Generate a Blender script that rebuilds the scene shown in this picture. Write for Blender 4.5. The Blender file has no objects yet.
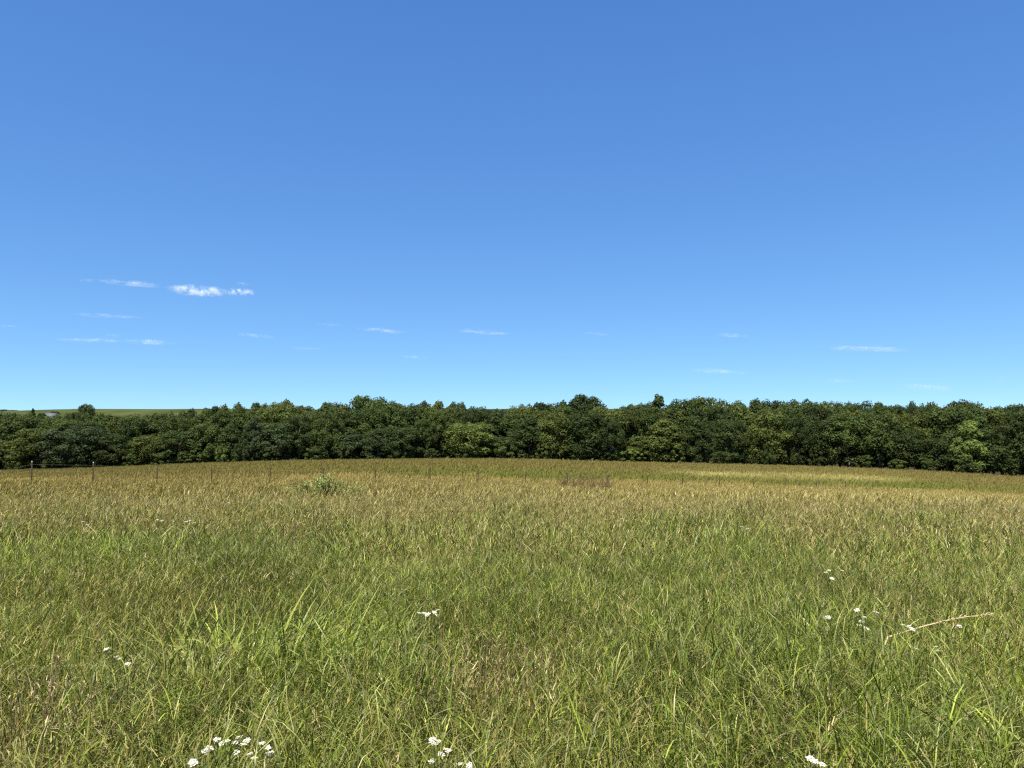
import bpy, math, random
import numpy as np
from mathutils import Vector, Matrix

R = math.radians
SC = bpy.context.scene
COL = SC.collection
rng = np.random.default_rng(7)
random.seed(7)

# ------------------------------------------------------------------ camera
F = 770.0                      # focal length in pixels of the 1024 px wide picture
HY = 446.0                     # image row of eye level
PITCH = math.atan((HY - 384.0) / F)
EYE = 1.65
cam = bpy.data.cameras.new('camera')
cam.lens = 36.0 * F / 1024.0
cam.sensor_width = 36.0
cam.clip_start = 0.05
cam.clip_end = 40000.0
cob = bpy.data.objects.new('camera', cam)
COL.objects.link(cob)
cob.location = (0, 0, EYE)
cob.rotation_euler = (math.pi / 2 + PITCH, 0, 0)
SC.camera = cob

# ------------------------------------------------------------------ sky and sun
SUN_EL, SUN_AZ = 61.0, -160.0    # azimuth from the viewing direction, clockwise seen from above
world = bpy.data.worlds.new('World')
SC.world = world
world.use_nodes = True
nt = world.node_tree
bg = nt.nodes['Background']
sky = nt.nodes.new('ShaderNodeTexSky')
sky.sky_type = 'NISHITA'
sky.sun_disc = False
sky.sun_elevation = R(SUN_EL)
sky.sun_rotation = R(SUN_AZ)
sky.altitude = 0
sky.air_density = 0.5
sky.dust_density = 0.0
sky.ozone_density = 10.0
# tone of a phone camera: each channel of the sky follows a soft power curve
spl = nt.nodes.new('ShaderNodeSeparateColor'); cmb = nt.nodes.new('ShaderNodeCombineColor')
nt.links.new(sky.outputs[0], spl.inputs[0])
for ch, (gain, power) in enumerate(((1.16, 0.83), (1.6, 0.685), (2.62, 0.44))):
    pw = nt.nodes.new('ShaderNodeMath'); pw.operation = 'POWER'; pw.inputs[1].default_value = power
    ml = nt.nodes.new('ShaderNodeMath'); ml.operation = 'MULTIPLY'; ml.inputs[1].default_value = gain
    nt.links.new(spl.outputs[ch], pw.inputs[0]); nt.links.new(pw.outputs[0], ml.inputs[0]); nt.links.new(ml.outputs[0], cmb.inputs[ch])
nt.links.new(cmb.outputs[0], bg.inputs['Color'])
bg.inputs['Strength'].default_value = 0.092

sun = bpy.data.lights.new('sun', 'SUN')
sun.energy = 5.0
sun.angle = R(0.53)
sun.color = (1.0, 0.93, 0.77)
sob = bpy.data.objects.new('sun', sun)
COL.objects.link(sob)
sd = Vector((math.sin(R(SUN_AZ)) * math.cos(R(SUN_EL)), math.cos(R(SUN_AZ)) * math.cos(R(SUN_EL)), math.sin(R(SUN_EL))))
sob.rotation_euler = (-sd).to_track_quat('-Z', 'Y').to_euler()
sob.location = sd * 60

SC.view_settings.view_transform = 'Standard'
SC.view_settings.look = 'None'
SC.view_settings.exposure = 1.0
SC.view_settings.gamma = 1.0
SC.render.engine = 'CYCLES'
SC.cycles.use_denoising = False
SC.cycles.filter_width = 1.25
SC.cycles.max_bounces = 6
SC.cycles.diffuse_bounces = 3
SC.cycles.glossy_bounces = 2
SC.cycles.transmission_bounces = 3
SC.cycles.transparent_max_bounces = 6
SC.cycles.volume_bounces = 4
SC.cycles.volume_step_rate = 1.0

# ------------------------------------------------------------------ small helpers
def lerp(a, b, t): return a + (b - a) * t
def sstep(t):
    t = np.clip(t, 0, 1)
    return t * t * (3 - 2 * t)

def tag(o, label=None, cat=None, group=None, kind=None):
    if label: o['label'] = label
    if cat: o['category'] = cat
    if group: o['group'] = group
    if kind: o['kind'] = kind
    return o

def empty(name, loc, rz=0.0):
    o = bpy.data.objects.new(name, None)
    COL.objects.link(o)
    o.empty_display_size = 0.2
    o.location = loc
    o.rotation_euler = (0, 0, rz)
    return o

def mesh_from(name, v, faces, material=None, colors=None, smooth=False):
    """faces: (n,4) or (n,3) int array, or a list of such arrays."""
    if not isinstance(faces, list): faces = [faces]
    faces = [np.asarray(f, dtype=np.int32) for f in faces if len(f)]
    v = np.asarray(v, dtype=np.float32)
    me = bpy.data.meshes.new(name)
    me.vertices.add(len(v))
    me.vertices.foreach_set('co', v.ravel())
    idx = np.concatenate([f.ravel() for f in faces])
    tot = np.concatenate([np.full(len(f), f.shape[1], dtype=np.int32) for f in faces])
    st = np.concatenate([[0], np.cumsum(tot)[:-1]]).astype(np.int32)
    me.loops.add(len(idx))
    me.loops.foreach_set('vertex_index', idx)
    me.polygons.add(len(tot))
    me.polygons.foreach_set('loop_start', st)
    me.polygons.foreach_set('loop_total', tot)
    if smooth: me.polygons.foreach_set('use_smooth', np.ones(len(tot), dtype=bool))
    me.update(calc_edges=True)
    if colors is not None:
        a = me.color_attributes.new('tint', 'FLOAT_COLOR', 'POINT')
        c = np.ones((len(v), 4), dtype=np.float32)
        c[:, :3] = colors
        a.data.foreach_set('color', c.ravel())
    if material: me.materials.append(material)
    return me

def link(name, me, parent=None, loc=None):
    o = bpy.data.objects.new(name, me)
    COL.objects.link(o)
    if parent: o.parent = parent
    if loc is not None: o.location = loc
    return o

class Acc:
    """collects numpy pieces into one mesh"""
    def __init__(s): s.v = []; s.f = {3: [], 4: []}; s.c = []; s.n = 0
    def add(s, v, f, c=None):
        v = np.asarray(v, float).reshape(-1, 3); f = np.asarray(f, int)
        s.v.append(v); s.f[f.shape[1]].append(f + s.n)
        if c is None: c = (1, 1, 1)
        s.c.append(np.broadcast_to(np.asarray(c, float), (len(v), 3)))
        s.n += len(v)
    def mesh(s, name, mat, colors=True, smooth=False):
        fs = [np.concatenate(s.f[k]) for k in (3, 4) if s.f[k]]
        return mesh_from(name, np.concatenate(s.v), fs, mat, np.concatenate(s.c) if colors else None, smooth)
    def box(s, x0, y0, z0, x1, y1, z1, c=None):
        v = [(x0, y0, z0), (x1, y0, z0), (x1, y1, z0), (x0, y1, z0), (x0, y0, z1), (x1, y0, z1), (x1, y1, z1), (x0, y1, z1)]
        s.add(v, [(0, 3, 2, 1), (4, 5, 6, 7), (0, 1, 5, 4), (1, 2, 6, 5), (2, 3, 7, 6), (3, 0, 4, 7)], c)
    def tube(s, pts, rad, n=6, c=None, cap=True):
        pts = np.asarray(pts, float); m = len(pts)
        rad = np.broadcast_to(np.asarray(rad, float), (m,))
        d = np.gradient(pts, axis=0)
        d /= np.linalg.norm(d, axis=1)[:, None] + 1e-9
        ref = np.array([0.31, 0.17, 0.93]) if abs(d[0] @ np.array([0.31, 0.17, 0.93])) < 0.93 else np.array([1.0, 0, 0])
        a = np.cross(d, ref); a /= np.linalg.norm(a, axis=1)[:, None] + 1e-9
        b = np.cross(d, a)
        th = np.arange(n) * 2 * math.pi / n
        v = pts[:, None] + rad[:, None, None] * (np.cos(th)[None, :, None] * a[:, None] + np.sin(th)[None, :, None] * b[:, None])
        i = np.arange(m - 1)[:, None] * n; j = np.arange(n)[None]; k = (j + 1) % n
        f = np.stack([i + j, i + k, i + n + k, i + n + j], -1).reshape(-1, 4)
        s.add(v.reshape(-1, 3), f, c)
        if cap:
            e = np.concatenate([v[-1], [pts[-1] + d[-1] * rad[-1] * 0.3]])
            s.add(e, [(q, (q + 1) % n, n) for q in range(n)], c)

def noise2(x, y, scale, seed):
    """cheap smooth value noise, vectorised"""
    r = np.random.default_rng(seed).random((64, 64))
    x = np.asarray(x) / scale + 1000.0; y = np.asarray(y) / scale + 1000.0
    xi = np.floor(x).astype(int); yi = np.floor(y).astype(int)
    fx = sstep(x - xi); fy = sstep(y - yi)
    g = lambda a, b: r[a % 64, b % 64]
    return lerp(lerp(g(xi, yi), g(xi + 1, yi), fx), lerp(g(xi, yi + 1), g(xi + 1, yi + 1), fx), fy)

# ------------------------------------------------------------------ terrain
def edge_y(u):   return 150.0 - 14.0 * sstep((u - 0.3) / 0.4)                     # where the wood begins
def fence_y(u):  return 151.3 / (2.67 - np.clip(u, -1.6, 1.0))                     # the fence line
SIL_X = np.array([-400, -120, 0, 35, 100, 200, 300, 420, 512, 640, 768, 896, 960, 1024, 1150, 1500])
SIL_Y = np.array([478, 473, 469, 468.3, 466.3, 461.8, 459, 457.5, 457.3, 461, 463.7, 468, 471.5, 475.5, 483, 500])
FEN_X = np.array([-400, 0, 128, 300, 400, 512, 640, 768, 896, 1024, 1300])
FEN_Y = np.array([484, 479.5, 478.5, 477, 477.5, 479, 483, 484, 487.5, 492, 503])
TRN_Y = np.array([479, 473, 471, 469, 470, 472, 476.5, 479, 483.5, 488, 500])    # row where the tan strip beyond the fence ends
TALL, SHORT = 0.86, 0.42
_ug = np.linspace(-1.3, 1.3, 261)
def _smooth(a):
    k = np.hanning(15); k /= k.sum()
    return np.convolve(np.pad(a, 7, mode='edge'), k, mode='valid')
_ze = _smooth(EYE - (np.interp(512 + F * _ug, SIL_X, SIL_Y) - HY) / F * edge_y(_ug) - SHORT)
_zf = _smooth(EYE - (np.interp(512 + F * _ug, FEN_X, FEN_Y) - HY) / F * fence_y(_ug) - TALL)

def ground_z(x, y):
    x = np.asarray(x, float); y = np.asarray(y, float)
    u = np.clip(x / np.maximum(y, 6.0), -1.25, 1.25)
    ze = np.interp(u, _ug, _ze); zf = np.interp(u, _ug, _zf)
    Ye = edge_y(u); Yf = fence_y(u)
    t = np.clip((y - 5.0) / (Yf - 5.0), 0, 1)
    near = zf * (0.55 * sstep(t) + 0.45 * t)
    far = lerp(zf, ze, sstep((y - Yf) / (Ye - Yf)))
    z = np.where(y < Yf, near, far)
    z = z - 1.6 * sstep((y - Ye) / 60.0)
    z = lerp(z, -4.0, sstep((y - Ye - 40.0) / 150.0))
    z = z + 0.05 * (noise2(x, y, 1.7, 3) - 0.5) * np.clip(y / 10, 0, 1)
    return z

def hill_z(x, y):
    r = y
    lift = 37.6 * (1 + 0.008 * np.sin(x / 60.0 + 0.6) + 0.006 * np.sin(x / 23.0)) * (1 - 0.05 * sstep((-x - 380) / 130))
    side = 1.0 - 0.02 * sstep(np.abs(x) / 900)
    return -6.0 + lift * side * (1.14 * sstep((r - 240.0) / 520.0)) - 0.0 * r

def ray(px, py):
    d = np.array([(px - 512.0) / F, 1.0, (384.0 - py) / F])
    c, s = math.cos(PITCH), math.sin(PITCH)
    return np.array([d[0], d[1] * c - d[2] * s, d[1] * s + d[2] * c])

def at(px, py, h=0.0):
    """world point where the sight line through (px, py) is h above the ground"""
    d = ray(px, py); t = 2.0
    for _ in range(4000):
        p = d * t
        if EYE + p[2] <= ground_z(p[0], p[1]) + h: break
        t *= 1.002
    return np.array([p[0], p[1], float(ground_z(p[0], p[1]))])

def at_depth(px, py, Y):
    d = ray(px, py); p = d * (Y / d[1])
    return np.array([p[0], p[1], p[2] + EYE])

# ------------------------------------------------------------------ materials
def new_mat(name):
    m = bpy.data.materials.new(name); m.use_nodes = True
    return m, m.node_tree.nodes, m.node_tree.links, m.node_tree.nodes['Principled BSDF']

def leaf_mat(name, rough=0.5, spec=0.35, trans=0.3, trans_gain=(1.0, 1.0, 0.6), objcol=False, var=0.25, nscale=3.0):
    m, N, L, P = new_mat(name)
    at_ = N.new('ShaderNodeAttribute'); at_.attribute_name = 'tint'
    col = at_.outputs['Color']
    if objcol:
        oi = N.new('ShaderNodeObjectInfo')
        mx = N.new('ShaderNodeMix'); mx.data_type = 'RGBA'; mx.blend_type = 'MULTIPLY'; mx.inputs['Factor'].default_value = 1
        L.new(col, mx.inputs[6]); L.new(oi.outputs['Color'], mx.inputs[7]); col = mx.outputs[2]
    geo = N.new('ShaderNodeNewGeometry')
    no = N.new('ShaderNodeTexNoise'); no.inputs['Scale'].default_value = nscale; no.inputs['Detail'].default_value = 3
    L.new(geo.outputs['Position'], no.inputs['Vector'])
    mr = N.new('ShaderNodeMapRange')
    mr.inputs[1].default_value = 0.3; mr.inputs[2].default_value = 0.7
    mr.inputs[3].default_value = 1 - var; mr.inputs[4].default_value = 1 + var
    L.new(no.outputs['Fac'], mr.inputs[0])
    hs = N.new('ShaderNodeHueSaturation')
    L.new(col, hs.inputs['Color']); L.new(mr.outputs[0], hs.inputs['Value'])
    L.new(hs.outputs[0], P.inputs['Base Color'])
    P.inputs['Roughness'].default_value = rough
    P.inputs['Specular IOR Level'].default_value = spec
    tr = N.new('ShaderNodeBsdfTranslucent')
    tg = N.new('ShaderNodeMix'); tg.data_type = 'RGBA'; tg.blend_type = 'MULTIPLY'; tg.inputs['Factor'].default_value = 1
    L.new(hs.outputs[0], tg.inputs[6]); tg.inputs[7].default_value = (*trans_gain, 1)
    L.new(tg.outputs[2], tr.inputs['Color'])
    ms = N.new('ShaderNodeMixShader'); ms.inputs[0].default_value = trans
    L.new(P.outputs[0], ms.inputs[1]); L.new(tr.outputs[0], ms.inputs[2])
    L.new(ms.outputs[0], N['Material Output'].inputs['Surface'])
    return m

def rough_mat(name, c1, c2, scale=8.0, rough=0.85, spec=0.2, tint=False, metal=0.0):
    m, N, L, P = new_mat(name)
    geo = N.new('ShaderNodeNewGeometry')
    no = N.new('ShaderNodeTexNoise'); no.inputs['Scale'].default_value = scale; no.inputs['Detail'].default_value = 6
    L.new(geo.outputs['Position'], no.inputs['Vector'])
    cr = N.new('ShaderNodeValToRGB')
    cr.color_ramp.elements[0].position = 0.35; cr.color_ramp.elements[1].position = 0.68
    cr.color_ramp.elements[0].color = (*c1, 1); cr.color_ramp.elements[1].color = (*c2, 1)
    L.new(no.outputs['Fac'], cr.inputs[0])
    col = cr.outputs[0]
    if tint:
        a = N.new('ShaderNodeAttribute'); a.attribute_name = 'tint'
        mx = N.new('ShaderNodeMix'); mx.data_type = 'RGBA'; mx.blend_type = 'MULTIPLY'; mx.inputs['Factor'].default_value = 1
        L.new(col, mx.inputs[6]); L.new(a.outputs['Color'], mx.inputs[7]); col = mx.outputs[2]
    L.new(col, P.inputs['Base Color'])
    P.inputs['Roughness'].default_value = rough
    P.inputs['Specular IOR Level'].default_value = spec
    P.inputs['Metallic'].default_value = metal
    bp = N.new('ShaderNodeBump'); bp.inputs['Strength'].default_value = 0.4; bp.inputs['Distance'].default_value = 0.02
    L.new(no.outputs['Fac'], bp.inputs['Height']); L.new(bp.outputs[0], P.inputs['Normal'])
    return m

M_GRASS = leaf_mat('grass_blades', rough=0.42, spec=0.22, trans=0.22, trans_gain=(1.0, 0.95, 0.4), var=0.4, nscale=9.0)
M_FARGRASS = leaf_mat('short_grass', rough=0.7, spec=0.1, trans=0.3, var=0.12, nscale=0.4)
M_LEAF = leaf_mat('tree_leaves', rough=0.6, spec=0.08, trans=0.34, objcol=True, var=0.25, nscale=0.5)
M_PLANT = leaf_mat('plant_leaves', rough=0.45, spec=0.2, trans=0.3, var=0.2, nscale=8.0)
M_BARK = rough_mat('tree_bark', (0.06, 0.05, 0.04), (0.2, 0.175, 0.145), 3.0)
M_SOIL = rough_mat('meadow_ground', (0.6, 0.6, 0.6), (1.1, 1.1, 1.1), 1.1, 0.95, 0.0, tint=True)
M_HILL = rough_mat('pasture_hill', (0.04, 0.052, 0.022), (0.075, 0.086, 0.034), 0.035, 0.95, 0.0)
M_POST = rough_mat('rusty_post_steel', (0.018, 0.012, 0.008), (0.045, 0.028, 0.018), 25.0, 0.8, 0.3)
M_POSTTOP = rough_mat('post_top_sun_tone', (0.22, 0.22, 0.2), (0.4, 0.4, 0.37), 30.0, 0.6, 0.3)  # pale colour standing in for sun on the post tops
M_WIRE = rough_mat('fence_wire', (0.16, 0.15, 0.14), (0.3, 0.29, 0.28), 40.0, 0.5, 0.5, metal=0.6)
M_TWIG = rough_mat('dead_twigs', (0.075, 0.046, 0.026), (0.16, 0.105, 0.065), 20.0)
M_PETAL = rough_mat('white_petals', (0.5, 0.5, 0.46), (0.66, 0.66, 0.62), 60.0, 0.6, 0.3)
M_HEART = rough_mat('flower_hearts', (0.5, 0.4, 0.08), (0.65, 0.55, 0.15), 60.0, 0.7, 0.2)
M_STRAW = rough_mat('dry_straw', (0.33, 0.25, 0.13), (0.5, 0.41, 0.22), 30.0, 0.7, 0.3)

# ------------------------------------------------------------------ vegetation colours by place (what grows there)
def lawn_green(x, y):
    """share of green (against dry) growth near the camera"""
    n = 0.55 * noise2(x, y, 2.3, 11) + 0.45 * noise2(x, y, 0.8, 12)
    g = 1.0 - sstep((y - 5.0) / 18.0)
    return np.clip(0.12 + 0.86 * g + 0.95 * (n - 0.5), 0.04, 0.96)

def far_tint(x, y):
    """colour of the short grass beyond the fence and of the ground under it"""
    u = x / np.maximum(y, 1)
    px = 512 + F * u
    g = noise2(x, y, 14.0, 21) * 0.6 + noise2(x, y * 0.4, 6.0, 22) * 0.4
    olive = np.array([0.195, 0.163, 0.052]); green = np.array([0.155, 0.165, 0.034]); straw = np.array([0.42, 0.36, 0.14])
    Yf = fence_y(u); Ye = edge_y(u)
    t = (y - Yf) / (Ye - Yf)
    k = sstep((px - 290) / 140) * (1 - sstep((t - 0.18) / 0.5)) * (0.75 + 0.5 * (g - 0.5)) + 0.25 * (g - 0.3)
    c = lerp(olive, green, np.clip(k, 0, 1)[..., None])
    row = HY - F * (ground_z(x, y) + SHORT - EYE) / np.maximum(y, 1)
    tanc = np.array([0.27, 0.215, 0.075])
    q = sstep((row - np.interp(px, FEN_X, TRN_Y) + 4.0 * (noise2(x, y, 4.0, 25) - 0.5)) / 2.5)
    c = lerp(c, tanc * (0.8 + 0.4 * g)[..., None], q[..., None])
    s = sstep((px - 640) / 90) * (1 - sstep((px - 840) / 110)) * np.exp(-((row - np.interp(px, [640, 690, 860, 900], [469.5, 470.8, 475.5, 477])) / 2.3) ** 2) * 0.8
    s = s * (0.55 + 0.8 * noise2(x, y, 5.0, 23))
    return lerp(c, straw, np.clip(s, 0, 0.9)[..., None])

# ------------------------------------------------------------------ ground sheet
def build_ground():
    th = np.concatenate([np.linspace(-math.pi, -0.95, 30, endpoint=False), np.linspace(-0.95, 0.95, 260, endpoint=False), np.linspace(0.95, math.pi, 31)])
    r = np.concatenate([np.linspace(0.5, 40, 90, endpoint=False), np.linspace(40, 240, 140, endpoint=False), np.geomspace(240, 12000, 50)])
    T, Rr = np.meshgrid(th, r)
    X = np.sin(T) * Rr; Y = np.cos(T) * Rr
    Z = ground_z(X, Y)
    nr, ntt = X.shape
    v = np.stack([X, Y, Z], -1).reshape(-1, 3)
    i = np.arange(nr - 1)[:, None] * ntt; j = np.arange(ntt - 1)[None]
    f = np.stack([i + j, i + ntt + j, i + ntt + j + 1, i + j + 1], -1).reshape(-1, 4)
    v = np.concatenate([v, [(0, 0, 0)]]); c0 = len(v) - 1
    tri = np.stack([np.full(ntt - 1, c0), np.arange(ntt - 1), np.arange(1, ntt)], -1)
    x, y = v[:, 0], v[:, 1]
    u = x / np.maximum(y, 6)
    g = lawn_green(x, y)[:, None]
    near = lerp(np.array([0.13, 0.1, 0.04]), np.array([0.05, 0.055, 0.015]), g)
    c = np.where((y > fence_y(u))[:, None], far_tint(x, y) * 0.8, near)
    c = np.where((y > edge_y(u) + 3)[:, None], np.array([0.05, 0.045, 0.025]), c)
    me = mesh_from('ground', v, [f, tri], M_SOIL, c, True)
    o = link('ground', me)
    tag(o, 'gently swelling meadow ground under the grass', 'ground', kind='structure')

def build_hills():
    y = np.concatenate([np.linspace(235, 800, 60), np.geomspace(830, 9000, 18)])
    u = np.linspace(-1.5, 1.5, 140)
    Y, U = np.meshgrid(y, u, indexing='ij')
    X = U * np.minimum(Y, 1600)
    Z = hill_z(X, np.minimum(Y, 760)) - np.clip(Y - 800, 0, None) * 0.02
    n, m = X.shape
    i = np.arange(n - 1)[:, None] * m; j = np.arange(m - 1)[None]
    f = np.stack([i + j, i + j + 1, i + m + j + 1, i + m + j], -1).reshape(-1, 4)
    o = link('hills', mesh_from('hills', np.stack([X, Y, Z], -1).reshape(-1, 3), f, M_HILL, None, True))
    tag(o, 'long green pasture hill rising behind the wood', 'hill', kind='structure')

build_ground()
build_hills()

# ------------------------------------------------------------------ grass
def blades(x, y, length, width, lean_dir, lean, curl, n, c0, c1, tipw=0.12, z0=None, twist=0.0):
    """one ribbon per row; returns vertices, faces, colours"""
    N_ = len(x)
    z = ground_z(x, y) - 0.02 if z0 is None else z0
    t = np.linspace(0, 1, n + 1)
    phi = lean[:, None] + curl[:, None] * t[None] ** 1.5
    seg = (length / n)[:, None]
    dh = np.concatenate([np.zeros((N_, 1)), np.cumsum(np.sin(phi[:, :-1]) * seg, 1)], 1)
    dv = np.concatenate([np.zeros((N_, 1)), np.cumsum(np.cos(phi[:, :-1]) * seg, 1)], 1)
    dv = np.maximum(dv, -0.02)
    cx, cy = np.cos(lean_dir), np.sin(lean_dir)
    px = x[:, None] + dh * cx[:, None]; py = y[:, None] + dh * cy[:, None]; pz = z[:, None] + dv
    sa = lean_dir + math.pi / 2 + twist
    sx, sy = np.cos(sa), np.sin(sa)
    prof = np.where(t < 0.35, 0.7 + 0.3 * t / 0.35, 1 - (1 - tipw) * ((t - 0.35) / 0.65) ** 1.6)
    w = 0.5 * width[:, None] * prof[None]
    A = np.stack([px - sx[:, None] * w, py - sy[:, None] * w, pz], -1)
    B = np.stack([px + sx[:, None] * w, py + sy[:, None] * w, pz], -1)
    v = np.stack([A, B], 2).reshape(-1, 3)
    b = (np.arange(N_) * (2 * (n + 1)))[:, None] + (2 * np.arange(n))[None]
    f = np.stack([b, b + 1, b + 3, b + 2], -1).reshape(-1, 4)
    tt = np.repeat(t, 2)[None, :, None]
    c = (c0[:, None] * (1 - tt) + c1[:, None] * tt).reshape(-1, 3)
    return v, f, c, (px[:, -1], py[:, -1], pz[:, -1], phi[:, -1])

GREEN = 0.83 * np.array([0.92, 1.0, 1.1]) * np.array([[0.15, 0.2, 0.016], [0.205, 0.25, 0.022], [0.07, 0.105, 0.01], [0.29, 0.325, 0.04], [0.2, 0.22, 0.026], [0.11, 0.155, 0.012]])
TAN = 0.8 * np.array([0.95, 0.96, 1.05]) * np.array([[0.36, 0.28, 0.08], [0.45, 0.36, 0.125], [0.24, 0.185, 0.048], [0.34, 0.285, 0.07], [0.52, 0.44, 0.19]])
PALE_GLINT = 0.85 * np.array([0.6, 0.58, 0.28])  # whitish tone that paints sun highlights into the blade colour
CLEAR = []      # (x, y, radius, factor): shorter grass round plants that stand in it
for q_ in ((240, 604, 0.74, 0.7, 0.6), (300, 606, 0.74, 0.5, 0.62), (466, 652, 0.67, 0.3, 0.8), (22, 690, 0.67, 0.25, 0.8)):
    p_ = at(q_[0], q_[1], q_[2]); CLEAR.append((p_[0], p_[1], q_[3], q_[4]))
p_ = at_depth(322, 480, 25.5); CLEAR.append((p_[0], p_[1] - 0.8, 2.2, 0.64))
p_ = at_depth(588, 480, 50.0); CLEAR.append((p_[0], p_[1] - 1.5, 2.6, 0.75))
def cleared(x, y):
    k = np.ones(len(x))
    for cx, cy, r, f in CLEAR:
        d = np.hypot(x - cx, y - cy) / r
        k = np.minimum(k, f + (1 - f) * sstep((d - 0.6) / 0.6))
    return k
def pick(pal, n): return pal[rng.integers(0, len(pal), n)] * rng.uniform(0.55, 1.42, (n, 1))

def scatter(n, y0, y1, margin=2.2, uu=0.72):
    """points in the view wedge, evenly spread over its area"""
    y = np.sqrt(rng.uniform(0, 1, n * 2) * (y1 ** 2 - y0 ** 2) + y0 ** 2)
    w = uu * y + margin
    keep = rng.uniform(0, 1, n * 2) < w / y / (uu + margin / y0)
    y = y[keep][:n]
    x = rng.uniform(-1, 1, len(y)) * (uu * y + margin)
    return x, y

def wind(n):   # the field leans to +x
    return np.where(rng.random(n) < 0.62, rng.normal(0.0, 0.75, n), rng.uniform(-math.pi, math.pi, n))

def leaf_layer(acc, n, y0, y1, L, W, seg, curl=1.0, margin=2.2, gmul=1.0, lift=None, lean=(0.12, 0.16), cbase=0.75, bias=True):
    """blades from the ground, or (lift given) side leaves that leave their stem between two heights"""
    x, y = scatter(n, y0, y1, margin)
    if y0 < 20:      # tufts: part of the blades gather round tuft centres, with thin places between
        cell = 0.13 if y0 < 7 else 0.22
        t = rng.random(len(x)) < 0.5
        ix = np.floor(x / cell); iy = np.floor(y / cell)
        hx = np.modf(np.abs(np.sin(ix * 127.1 + iy * 311.7) * 43758.5453))[0]; hy = np.modf(np.abs(np.sin(ix * 269.5 + iy * 183.3) * 43758.5453))[0]
        x = np.where(t, (ix + hx) * cell + rng.normal(0, 0.022, len(x)), x); y = np.where(t, (iy + hy) * cell + rng.normal(0, 0.022, len(x)), y)
    k = (y < fence_y(x / y) - 0.3) & (y > 1.25) & (rng.random(len(x)) < 0.35 + 1.15 * noise2(x, y, 0.16, 61) if y0 < 20 else True)
    x, y = x[k], y[k]; n = len(x)
    g = np.clip(lawn_green(x, y) * gmul, 0, 1)
    mixv = np.clip((g - 0.5) * 1.25 + 0.5 + rng.normal(0, 0.33, n), 0, 1)[:, None]
    c1 = lerp(pick(TAN, n) * 0.85, pick(GREEN, n), mixv) * (0.72 + 0.6 * noise2(x, y, 0.9, 51))[:, None]
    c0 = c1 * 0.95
    c1 = np.where((rng.random(n) < 0.19)[:, None], lerp(c1, PALE_GLINT, rng.uniform(0.3, 0.95, (n, 1))), c1)  # part of the blades carry a painted highlight towards the tip
    h = 0.72 + 0.55 * noise2(x, y, 1.1, 31) * (0.6 + 0.8 * noise2(x, y, 0.35, 32))
    h = h * cleared(x, y)
    length = rng.uniform(L[0], L[1], n) * h
    z0 = None
    if lift is not None: z0 = ground_z(x, y) + rng.uniform(lift[0], lift[1], n) * h
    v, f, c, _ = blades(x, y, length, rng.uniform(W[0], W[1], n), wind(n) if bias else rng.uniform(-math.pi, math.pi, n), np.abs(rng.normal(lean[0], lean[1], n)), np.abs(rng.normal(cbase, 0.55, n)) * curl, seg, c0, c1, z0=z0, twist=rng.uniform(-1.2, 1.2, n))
    acc.add(v, f, c)

def stem_layer(acc, n, y0, y1, L, W, head, headw, seg=2, spikes=1, margin=2.2, ptan=0.85, hi=0.9):
    x, y = scatter(n, y0, y1, margin)
    u = x / y
    k = (y < fence_y(u) + 0.6) & (rng.random(len(x)) < 0.25 + 0.9 * noise2(x, y, 2.6, 41))
    x, y = x[k], y[k]; n = len(x)
    tan = rng.random(n) < ptan
    c = np.where(tan[:, None], pick(TAN, n), lerp(pick(GREEN, n), pick(TAN, n), 0.5)) * hi
    length = rng.uniform(L[0], L[1], n) * cleared(x, y)
    ld = np.where(rng.random(n) < (0.8 if y0 > 15 else 0.6), rng.normal(0.0, 0.6, n), rng.uniform(-3.1, 3.1, n))
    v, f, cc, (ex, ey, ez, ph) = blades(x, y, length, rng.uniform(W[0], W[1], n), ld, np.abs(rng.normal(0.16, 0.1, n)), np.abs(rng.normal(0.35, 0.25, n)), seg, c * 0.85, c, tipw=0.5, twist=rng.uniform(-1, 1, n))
    acc.add(v, f, cc)
    hl = rng.uniform(head[0], head[1], n)
    if spikes == 1:
        for tw in (0.0, 1.5):
            v, f, cc, _ = blades(ex, ey, hl, rng.uniform(headw[0], headw[1], n), ld, ph, np.abs(rng.normal(0.3, 0.2, n)), 2, c * 0.95, c * 1.1, tipw=0.15, z0=ez - 0.01, twist=np.full(n, tw))
            acc.add(v, f, cc)
    else:
        for s in range(spikes):
            a = s / spikes
            bx = ex + np.cos(ld) * np.sin(ph) * hl * a; by = ey + np.sin(ld) * np.sin(ph) * hl * a; bz = ez + np.cos(ph) * hl * a
            v, f, cc, _ = blades(bx, by, hl * rng.uniform(0.28, 0.5, n), rng.uniform(headw[0], headw[1], n), ld + rng.normal(0, 1.1, n), ph + rng.uniform(0.0, 0.55, n), rng.uniform(0, 0.6, n), 1, c * rng.uniform(0.8, 1.15, (n, 1)), c * 1.1, tipw=0.3, z0=bz, twist=rng.uniform(-1, 1, n))
            acc.add(v, f, cc)

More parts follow.
